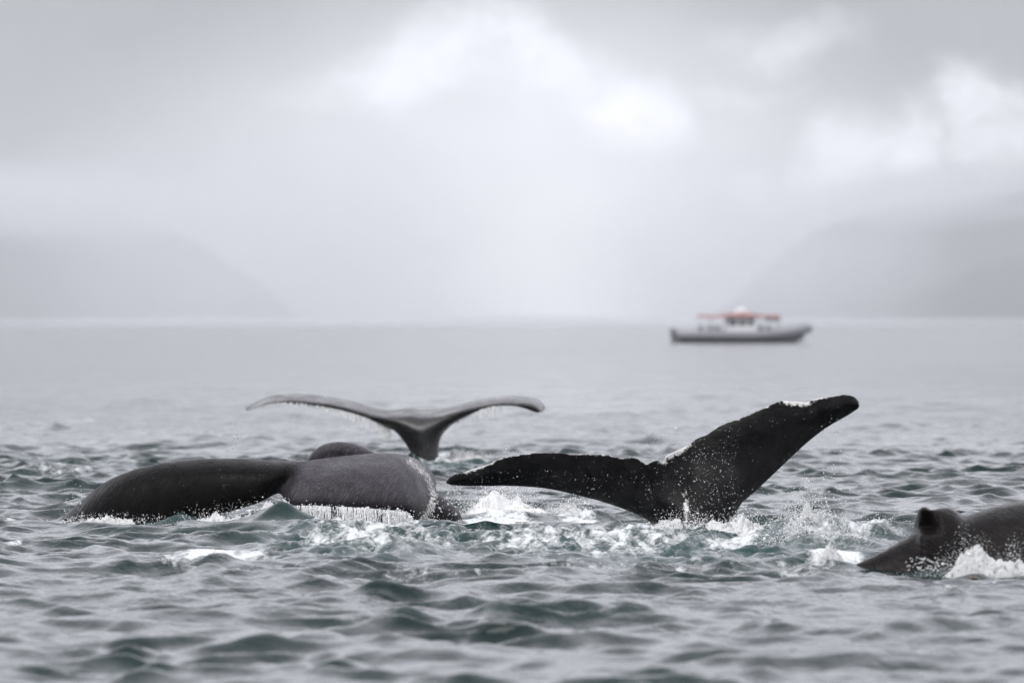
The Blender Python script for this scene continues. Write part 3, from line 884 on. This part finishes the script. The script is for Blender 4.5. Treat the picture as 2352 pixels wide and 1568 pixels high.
# ------------------------------------------------------------------ the tour boat
YB = 581.0
boat = bpy.data.objects.new('tour_boat', None); C.objects.link(boat)
boat.location = ((1702 - 1176) / FPX * YB, YB, -.05); boat.rotation_euler = (0, 0, math.radians(6))
tag(boat, 'grey inflatable tour boat with a red canopy and white dome, out on the misty water', 'boat')
m_tube = plain('tube_rubber', (.19, .195, .215), .6)  # boat colours below are paled: fading by distant haze is put into the paint
m_alu = plain('hull_aluminium', (.40, .42, .45), .35, .6)
m_white = plain('white_gelcoat', (.62, .63, .65), .35)
m_red = plain('red_canvas', (.46, .19, .16), .8)
m_glass = plain('dark_window', (.09, .10, .115), .25)
m_steel = plain('rail_steel', (.45, .46, .48), .3, .8)
m_black = plain('engine_black', (.10, .10, .11), .45)
m_seat = plain('seat_vinyl', (.20, .205, .22), .6)


def tube_mesh(name, path, rad, mat, parent, seg=14, caps=True):
    P = np.asarray(path, float); n = len(P); R = np.full(n, rad) if np.isscalar(rad) else np.asarray(rad)
    T = np.gradient(P, axis=0); T /= np.linalg.norm(T, axis=1)[:, None]
    V = []
    for p, t_, r_ in zip(P, T, R):
        up = np.array([0, 0, 1.]) if abs(t_[2]) < .9 else np.array([1., 0, 0])
        a = np.cross(t_, up); a /= np.linalg.norm(a); b_ = np.cross(a, t_)
        for q in range(seg):
            g = 2 * math.pi * q / seg; V.append(p + r_ * (math.cos(g) * a + math.sin(g) * b_))
    F = [(k * seg + q, k * seg + (q + 1) % seg, (k + 1) * seg + (q + 1) % seg, (k + 1) * seg + q) for k in range(n - 1) for q in range(seg)]
    o = mesh_np(name, V, F, mat, parent)
    if caps:
        bm = bmesh.new(); bm.from_mesh(o.data); bmesh.ops.holes_fill(bm, edges=[e for e in bm.edges if e.is_boundary], sides=0)
        bmesh.ops.recalc_face_normals(bm, faces=bm.faces); bm.to_mesh(o.data); bm.free()
    return o


def box(name, lo, hi, mat, parent, bev=.03, taper=(0, 0)):
    bm = bmesh.new(); bmesh.ops.create_cube(bm, size=1)
    for v in bm.verts:
        top = v.co.z > 0
        c = [(l + h_) / 2 for l, h_ in zip(lo, hi)]; s_ = [h_ - l for l, h_ in zip(lo, hi)]
        v.co = (c[0] + v.co.x * (s_[0] - (taper[0] if top else 0)), c[1] + v.co.y * (s_[1] - (taper[1] if top else 0)), c[2] + v.co.z * s_[2])
    if bev: bmesh.ops.bevel(bm, geom=bm.edges[:], offset=bev, segments=2, affect='EDGES')
    me = bpy.data.meshes.new(name); bm.to_mesh(me); bm.free(); me.materials.append(mat)
    o = bpy.data.objects.new(name, me); C.objects.link(o); o.parent = parent; return o


# bow to the right (+x); the collar runs round bow and both sides
xsb = np.linspace(-6.9, 5.6, 30)
def sheer(xq): return .80 + .75 * max(0, (xq - .5) / 6.5) ** 2.0
side = [(xq, -1.75 * (1 - .35 * max(0, (xq - 2) / 4.5) ** 2), sheer(xq)) for xq in xsb]
bow = [(5.6 + 1.35 * math.sin(a), side[-1][1] * math.cos(a), sheer(5.6 + 1.35 * math.sin(a))) for a in np.linspace(.12, math.pi - .12, 16)]
path = side + bow + [(p[0], -p[1], p[2]) for p in side[::-1]]
tube_mesh('collar', path, .46, m_tube, boat, 16)
HV = []
for k, xq in enumerate(np.linspace(-6.6, 6.5, 28)):
    hw = 1.5 * (1 - .9 * max(0, (xq - 2) / 4.6) ** 2.2); zt = sheer(xq) - .1; zk = -.45 + .95 * max(0, (xq - 3) / 3.6) ** 2
    HV += [(xq, -hw, zt), (xq, -hw * .9, .1 + .5 * (zt - .7)), (xq, 0, zk), (xq, hw * .9, .1 + .5 * (zt - .7)), (xq, hw, zt)]
HF = [(k * 5 + q, k * 5 + (q + 1) % 5, k * 5 + 5 + (q + 1) % 5, k * 5 + 5 + q) for k in range(27) for q in range(5)]
HF += [(0, 1, 2, 3)]
hull = mesh_np('hull', HV, HF, m_alu, boat)
bm = bmesh.new(); bm.from_mesh(hull.data); bmesh.ops.recalc_face_normals(bm, faces=bm.faces); bm.to_mesh(hull.data); bm.free()
box('deck', (-6.4, -1.35, .80), (3.6, 1.35, .88), m_alu, boat, .01)
cab = box('cabin', (-1.7, -1.05, .9), (1.5, 1.05, 2.65), m_white, boat, .08, (.25, .15))
for (a, bb) in ((-1.45, -.55), (-.35, .35), (.55, 1.15)):
    for sgn in (-1, 1):
        box('window', (a, sgn * 1.0 - .035, 1.75), (bb, sgn * 1.0 + .035, 2.45), m_glass, cab, .01)
box('windscreen', (1.36, -.85, 1.75), (1.44, .85, 2.5), m_glass, cab, .01)
can = box('canopy', (-4.35, -1.35, 2.62), (-1.72, 1.35, 2.86), m_red, boat, .07)
box('cabin_roof', (-1.70, -1.4, 2.68), (1.62, 1.4, 3.0), m_red, boat, .08)
box('canopy', (1.64, -1.35, 2.64), (3.95, 1.35, 2.88), m_red, boat, .07)
box('side_curtain', (2.25, -1.28, 2.2), (3.9, -1.24, 2.62), m_seat, boat, .0)
for xq in (-4.25, -3.0, 2.05, 3.85):
    for sgn in (-1, 1):
        tube_mesh('post', [(xq, sgn * 1.25, .9), (xq, sgn * 1.27, 2.65)], .045, m_steel, boat, 8)
box('dome_base', (-.75, -.5, 3.0), (.75, .5, 3.12), m_white, boat, .03)
rd = [(0, 0, 3.12 + .5 * t_) for t_ in np.linspace(0, 1, 9)]
tube_mesh('radar_dome', rd, [.55, .62, .64, .64, .62, .56, .45, .28, .05], m_white, boat, 20)
for xq in (-3.9, -3.0, -2.2, 2.3, 3.1):
    for sgn in (-1, 1):
        st = box('seat', (xq - .25, sgn * .7 - .5, .9), (xq + .25, sgn * .7 + .5, 1.32), m_seat, boat, .05)
        box('seat_back', (xq - .27, sgn * .7 - .5, 1.32), (xq - .17, sgn * .7 + .5, 1.85), m_seat, st, .03)
for sgn in (-1, 1):
    en = box('outboard_engine', (-7.25, sgn * .55 - .25, .75), (-6.65, sgn * .55 + .25, 1.5), m_black, boat, .12, (.15, .1))
    box('engine_leg', (-7.1, sgn * .55 - .1, -.5), (-6.85, sgn * .55 + .1, .75), m_black, en, .03)
    rail = [(3.9, sgn * 1.35, .98), (3.95, sgn * 1.35, 1.85), (5.2, sgn * 1.05, 2.0), (6.2, sgn * .5, 2.1), (6.35, sgn * .15, 1.85)]
    tube_mesh('bow_rail', spline(np.array(rail), 24), .03, m_steel, boat, 8)
